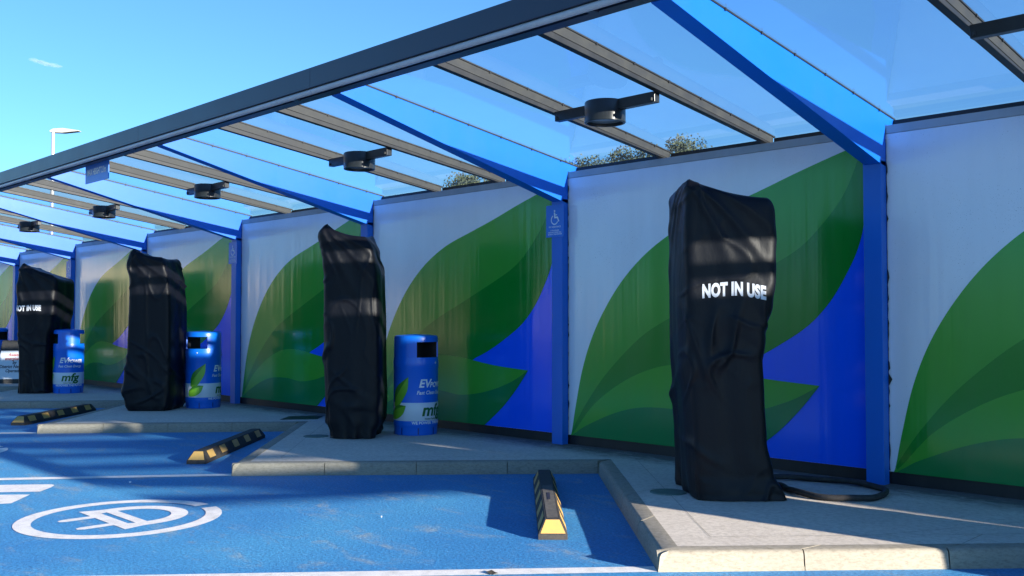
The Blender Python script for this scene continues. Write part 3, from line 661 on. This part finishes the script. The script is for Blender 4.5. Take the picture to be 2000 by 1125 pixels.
# ------------------------------------------------------------------ litter bins shaped like gas cylinders
def litter_bin(lat, fwd, az_text, az_hood, lab):
    c = LF(lat, fwd, KH); Rb, H = .27, 1.2
    t = empty('litter_bin', c, lab, 'litter bin', 'blue cylinder shaped litter bins')
    base = math.atan2(CAM.y-c.y, CAM.x-c.x)           # azimuth facing the photographer
    def az(a): return base+R(a)               # positive turns to the viewer's right
    b = MB()
    b.lathe(c, [(0, .03), (Rb-.03, .03), (Rb-.028, .0), (Rb-.012, 0), (Rb-.008, .03), (Rb-.008, .09), (Rb-.002, .105), (Rb, .12), (Rb, .172)], 'bin_blue', 64); b.build('base', t, auto=R(35))
    for a in range(0, 360, 45):
        MB().lathe(c, [(Rb-.006, .01), (Rb-.001, .012), (Rb-.001, .088), (Rb-.006, .09)], 'bin_dark_blue', 3, az(az_text+a+3), az(az_text+a+6)).build('foot_slot', t)
    b = MB(); b.lathe(c, [(Rb, .172), (Rb+.001, .174), (Rb+.001, .388), (Rb, .39)], 'bin_white', 64); b.build('white_band', t, auto=R(35))
    b = MB(); b.lathe(c, [(Rb, .39), (Rb, .80), (Rb+.004, .81), (Rb+.004, .87), (Rb-.002, .93)], 'bin_blue', 64); b.build('body', t, auto=R(35))
    # hood: two opposite openings between walls
    hw = R(45); b = MB()
    for q in (0, 180):
        a0 = az(az_hood+q+45); a1 = az(az_hood+q+135)
        b.lathe(c, [(Rb-.002, .93), (Rb-.004, 1.115)], 'bin_blue', 20, a0, a1)
        b.lathe(c, [(Rb-.02, .93), (Rb-.022, 1.115)], 'bin_inside', 20, a0, a1)
        for a in (a0, a1): b.poly([(c.x+r*math.cos(a), c.y+r*math.sin(a), c.z+z) for r, z in ((Rb-.002, .93), (Rb-.02, .93), (Rb-.022, 1.115), (Rb-.004, 1.115))], 'bin_blue')
    b.lathe(c, [(Rb-.02, .93), (Rb-.002, .93)], 'bin_blue', 64)
    b.lathe(c, [(Rb-.02, .93), (Rb-.02, .5), (0, .5)], 'bin_inside', 64)
    b.lathe(c, [(0, 1.115), (Rb-.004, 1.115), (Rb-.004, 1.165), (Rb-.012, 1.185), (Rb-.035, 1.195), (0, 1.21)], 'bin_blue', 64)
    b.build('hood', t, auto=R(35), recalc=False)
    a = az(az_hood+12); MB().lathe((c.x+(Rb)*math.cos(a), c.y+(Rb)*math.sin(a), c.z+.865), [(0, .013), (.011, .009), (.014, 0), (.011, -.009), (0, -.013)], 'tube', 10).build('lock', t, smooth=True)
    def wrap(vs, fs, a0, z0, m, name, r=Rb+.003, nm=None):
        out = []
        for x, y in vs:
            q = az(a0)+x/Rb; out.append(Vector((c.x+r*math.cos(q), c.y+r*math.sin(q), c.z+z0+y)))
        return out, fs, m
    g = MB()
    for txt, sz, bd, sx, sh, x, z, m in (('EV', .135, .004, 1.0, .25, -.115, .575, 'white'), ('POWER', .085, .003, .95, .25, .095, .575, 'white'), ('Fast Clean Energy', .062, .0012, .95, .25, .0, .49, 'white'), ('mfg', .2, .006, 1.05, .2, .0, .235, 'mfg_green'), ('motor fuel group', .032, .0005, 1.0, 0, .0, .188, 'mfg_green'), ('WE POWER THE FUTURE', .046, .0014, 1.0, 0, -.01, .135, 'white')):
        vs, fs = text_flat(txt, sz, bd, sx, sh, sub=.03); vs = [(a+x, b) for a, b in vs]
        g.add(*wrap(vs, fs, az_text, z, m, ''))
    g.build('lettering', t, recalc=False)
    g = MB()
    def leafshape(L1, L2, m, cx, cz, r):
        pts = crom(L1, 6)[:-1]+crom(L2, 6)[:-1]; b_ = bmesh.new(); f = b_.faces.new([b_.verts.new((p[0], p[1], 0)) for p in pts]); bmesh.ops.triangulate(b_, faces=[f])
        for _ in range(2):
            ed = [e for e in b_.edges if e.calc_length() > .03]
            if ed: bmesh.ops.subdivide_edges(b_, edges=ed, cuts=1); bmesh.ops.triangulate(b_, faces=b_.faces)
        b_.verts.index_update(); vs = [(v.co.x+cx, v.co.y) for v in b_.verts]; fs = [[v.index for v in f.verts] for f in b_.faces]; b_.free()
        g.add(*wrap(vs, fs, az_text-96, cz, m, '', r))
    leafshape([(-.10, .02), (-.09, .15), (-.03, .25), (.14, .37)], [(.14, .37), (.13, .22), (.07, .10), (-.02, .0), (-.10, .02)], 'leaf_mid', 0, .33, Rb+.003)
    leafshape([(-.10, .02), (-.05, .12), (.02, .21), (.14, .37)], [(.14, .37), (.13, .22), (.07, .10), (-.02, .0), (-.10, .02)], 'leaf_lite', 0, .33, Rb+.0042)
    leafshape([(-.13, .06), (-.03, .14), (.11, .14)], [(.11, .14), (.07, .04), (-.02, -.02), (-.13, -.02), (-.13, .06)], 'leaf_mid', 0, .215, Rb+.005)
    leafshape([(-.13, .05), (-.02, .10), (.11, .14)], [(.11, .14), (.07, .04), (-.02, -.02), (-.13, -.02), (-.13, .05)], 'leaf_lite', 0, .215, Rb+.0062)
    g.build('leaf_emblem', t, recalc=False)
    return t
litter_bin(-1.174, 12.0, 47, 47, 'nearest blue litter bin with dark square slot, right of the second covered charger')
litter_bin(-4.89, 15.55, 73, -33, 'blue litter bin with a slot seen right through, beside the third covered charger')
litter_bin(-8.43, 18.65, 5, 90, 'blue litter bin showing its full lettering, right of the farthest covered charger')
litter_bin(-11.66, 22.1, 60, 40, 'blue litter bin cut by the left edge of the frame')

# notice board leaning on its own frame behind the farthest charger
ab = LF(-10.86, 21.3, KH); t = empty('notice_board', ab, 'white notice board in a black frame with typed message, behind the farthest covered charger', 'notice board')
lean = Vector((0, 0, .93))+fw*.24; rr_ = (rt*.98+fw*.12).normalized(); wd = .36; thk = -fw*.02
def ap(x, h, o=0): return ab+rr_*x+lean*h-fw*o
MB().prism([ap(-wd-.03, 0), ap(wd-.0, 0), ap(wd-.06, 1), ap(-wd+.04, 1)], fw*.03, 'rubber').build('frame', t, bevel=.004)
MB().prism([ap(-wd+.0, .10, .004), ap(wd-.04, .10, .004), ap(wd-.085, .755, .004), ap(-wd+.045, .755, .004)], fw*.003, 'bin_white').build('panel', t)
MB().prism([ap(-wd, 0)+fw*.42, ap(wd, 0)+fw*.42, ap(wd-.08, 1)+fw*.03, ap(-wd+.06, 1)+fw*.03], fw*.02, 'rubber').build('rear_leg', t)
g = MB()
for txt, h, mm in (('Awaiting', .63, 'red'), ('energisation', .54, 'red'), ('by', .45, 'ink'), ('District Network', .355, 'ink'), ('Operator', .26, 'ink')):
    vs, fs = text_flat(txt, .095, .002, .9, .2); g.add([ap(.0+a, h+b/.96, .008) for a, b in vs], fs, mm)
g.build('lettering', t, recalc=False)

# ------------------------------------------------------------------ street lamp behind, trees, far surroundings
lp = W(31.62, -3.98, 0); t = empty('street_lamp', lp, 'tall grey lamp column with a flat head rising behind the canopy', 'street lamp')
MB().tube([lp, lp+Vector((0, 0, 4)), lp+Vector((0, 0, 8.0))], [.09, .075, .055], 'post_grey', 14).build('column', t, auto=R(50))
hd = lp+Vector((0, 0, 8.08)); a_ = rt
MB().prism([hd-a_*.12+Vector((0, 0, -.06)), hd+a_*.30+Vector((0, 0, -.08)), hd+a_*.88+Vector((0, 0, -.02)), hd+a_*.88+Vector((0, 0, .01)), hd+a_*.32+Vector((0, 0, .09)), hd-a_*.02+Vector((0, 0, .07)), hd-a_*.14+Vector((0, 0, .0))], fw*.22, 'post_grey').build('lamp_head', t, bevel=.01)
MB().prism([hd+a_*.34+Vector((0, 0, -.082)), hd+a_*.84+Vector((0, 0, -.03)), hd+a_*.84+Vector((0, 0, -.026)), hd+a_*.34+Vector((0, 0, -.076))], fw*.2, 'dark').build('lamp_glass', t)

def foliage_mat(name, a, b):
    m = principled(name, a, .7); g = N(m, 'ShaderNodeObjectInfo'); n = noisen(m, coords(m), 1.3, 3)
    L(m, mix(m, ramp(m, n, [(.35, (0, 0, 0)), (.65, (1, 1, 1))]), a, b), P(m).inputs['Base Color'])
    P(m).inputs['Transmission Weight'].default_value = 0
    return m
M['leaf1'] = foliage_mat('olive_foliage', (.04, .058, .034), (.07, .088, .05)); M['leaf2'] = foliage_mat('green_foliage', (.055, .09, .025), (.12, .13, .04))
def tree(c, h, rad, lab, cat='tree', group=None, leaf='leaf1', n=5200, seed=1, ls=.11, fr=.42):
    rnd = random.Random(seed); c = Vector(c); t = empty('tree', c, lab, cat, group)
    g = MB(); top = c+Vector((0, 0, h*.75)); g.tube([c, c+Vector((.05, .02, h*.3)), c+Vector((-.04, .05, h*.55)), top], [h*.028, h*.021, h*.015, h*.006], 'bark', 9)
    cl = []
    for i in range(46):
        a = rnd.uniform(0, 2*math.pi); e = rnd.uniform(0, 1); rr0 = rad*math.sqrt(rnd.random())
        zz = h*(fr+(1-fr)*e); shp = math.sin(math.pi*(.18+.75*e))**.7
        p = c+Vector((math.cos(a)*rr0*shp, math.sin(a)*rr0*shp, zz-h*.04)); cr = rad*rnd.uniform(.16, .34); cl.append((p, cr))
        if i % 3 == 0: g.tube([c+Vector((0, 0, h*rnd.uniform(.3, .6))), (c+Vector((0, 0, h*.5))+p)/2, p], [h*.010, h*.006, h*.002], 'bark', 5)
    g.build('trunk', t, smooth=True)
    vs = []; fs = []
    for i in range(n):
        p, cr = cl[rnd.randrange(len(cl))]; d = Vector((rnd.gauss(0, 1), rnd.gauss(0, 1), rnd.gauss(0, .8))).normalized()*cr*(rnd.random()**.45)
        q = p+d; a = Vector((rnd.gauss(0, 1), rnd.gauss(0, 1), rnd.gauss(0, 1))).normalized()*ls*rnd.uniform(.6, 1.4); b = a.cross(Vector((rnd.gauss(0, 1), rnd.gauss(0, 1), rnd.gauss(0, 1)))).normalized()*ls*.6
        k = len(vs); vs += [q-a, q-b, q+a, q+b]; fs.append([k, k+1, k+2, k+3])
    MB().add(vs, fs, leaf).build('crown', t, recalc=False)
tg = 'trees behind the wall'
tree(LF(5.75, 34), 7.75, 2.35, 'grey green tree seen through the roof above the nearest covered charger', group=tg, seed=3, n=22000, ls=.05)
tree(LF(4.25, 35), 7.6, 2.7, 'tree seen through the roof left of the rafter above the nearest covered charger', group=tg, seed=5, n=22000, ls=.05)
tree(LF(2.9, 36.5), 7.4, 2.5, 'tree seen through the roof just right of the second roof beam end', group=tg, seed=8, n=20000, ls=.05)
tree(LF(1.75, 38), 7.3, 2.3, 'lowest tree seen through the roof above the end of the second beam', group=tg, seed=11, n=16000, ls=.05)
tree(LF(-2.6, 50), 9.0, 2.8, 'small far tree seen through the roof above the second covered charger', group=tg, seed=14, n=14000, ls=.08)
for i, (s, d, h) in enumerate(((30, 24, 7.5), (38, 27, 8.5), (46, 25, 7), (55, 30, 9), (66, 28, 8), (80, 33, 9), (24, 30, 8), (16, 34, 7.5), (96, 34, 10))):
    tree(W(s, d), h, h*.33, 'roadside tree outside the frame, seen only as a reflection in the wall panels', group='roadside trees reflected in the wall', leaf='leaf2', n=2200, seed=20+i, ls=.24, fr=.22)
rnd = random.Random(9); g = MB()
for (p0, p1, n_, w_) in ((I[0], G[0], 420, .10), (I[1], G[1], 160, .08), (G[1], I[0], 120, .05)):
    p0, p1 = Vector(p0), Vector(p1); e = (p1-p0).normalized(); nn = Vector((-e.y, e.x)) if (p0 is None) else Vector((-e.y, e.x))
    mid = Vector((I[0][0]+.5, G[0][1]))
    for i in range(n_):
        q = p0.lerp(p1, rnd.random()**(1.5 if n_ > 200 else 1)); o1 = abs(rnd.gauss(0, w_))+.01
        side = nn if (Vector((q.x+nn.x*.3, q.y+nn.y*.3)).y > q.y-9 and True) else -nn
        q = q-Vector((e.y, -e.x))*o1; r0 = rnd.uniform(.004, .017); a0 = rnd.random()*6
        g.poly([W(q.x+r0*math.cos(a0+k*1.6)*rnd.uniform(.4, 1.2), q.y+r0*math.sin(a0+k*1.6)*rnd.uniform(.4, 1.2), .006+rnd.random()*.006) for k in range(4)], 'debris')
o = g.build('gutter_debris', recalc=False); o['kind'] = 'stuff'; o['label'] = 'dark leaf litter and grit along the foot of the kerb'
for (p, r0, mt, lab) in (((.51, 4.13), .05, 'debris', 'curled brown leaf lying on the white line in the foreground'), ((5.16, 4.33), .022, 'white', 'scrap of white paper on the blue bay below the white line at the left'), ((2.28, 3.62), .009, 'white', 'tiny white scrap on the sunlit bay left of the nearest wheel stop')):
    g = MB()
    for k in range(6): a0 = k*1.05; a1 = a0+1.05; g.poly([W(p[0], p[1], .022), W(p[0]+r0*math.cos(a0), p[1]+r0*.55*math.sin(a0), .006+.012*(k % 2)), W(p[0]+r0*math.cos(a1), p[1]+r0*.55*math.sin(a1), .006+.012*((k+1) % 2))], mt)
    tag(g.build('fallen_leaf' if mt == 'debris' else 'paper_scrap', recalc=False), lab, 'leaf' if mt == 'debris' else 'litter')
# low building added out of view to give the glossy panels warm reflected streaks
M['render_wall'] = mat_weathered('buff_render', (.55, .47, .34), .85, (.35, .3, .22), .4, 1.5); M['glass_dark'] = principled('added_building_glazing', (.03, .04, .05), .1)
t = empty('added_building', W(66, 40), 'low buff building added out of view for its reflection in the wall panels', 'building')
MB().box(62, 72, 14, 62, 0, 5.2, 'render_wall').build('wall', t)
MB().box(61.6, 72.4, 13.6, 62.4, 5.2, 5.5, 'fascia').build('roof', t)
for q in range(7):
    f = MB().box(61.93, 61.99, 16+q*6.5, 19.5+q*6.5, .6, 3.0, 'trim').build('window', t)
    MB().box(61.90, 61.925, 16.1+q*6.5, 19.4+q*6.5, .7, 2.9, 'glass_dark').build('window_glass', t)
# a wisp of cloud far away
m = bpy.data.materials.new('thin_cloud'); m.use_nodes = True; m.node_tree.nodes.clear()
o_ = N(m, 'ShaderNodeOutputMaterial'); t1 = N(m, 'ShaderNodeBsdfTransparent'); d1 = N(m, 'ShaderNodeBsdfDiffuse'); d1.inputs['Color'].default_value = (.9, .9, .9, 1)
xx = N(m, 'ShaderNodeMixShader'); xx.inputs[0].default_value = .022; L(m, t1.outputs[0], xx.inputs[1]); L(m, d1.outputs[0], xx.inputs[2]); L(m, xx.outputs[0], o_.inputs[0]); M['cloud'] = m
rnd = random.Random(4); g = MB()
for i in range(60):
    q = rnd.random(); la = -474+18*q+rnd.gauss(0, 1.2); zz = 258.5-5.0*q+rnd.gauss(0, .55)
    if i > 50: la = -451+rnd.gauss(0, 2); zz = 252.5+rnd.gauss(0, .3)
    c0 = LF(la, 960, zz); r0 = rnd.uniform(1.0, 2.6)
    g.prism([c0+rt*r0*1.6*math.cos(a*math.pi/6)+up*r0*.40*math.sin(a*math.pi/6) for a in range(12)], fw*3, 'cloud')
o = g.build('cloud'); o['kind'] = 'structure'
for o in bpy.data.objects:
    if 'org_tmp' in o: del o['org_tmp']
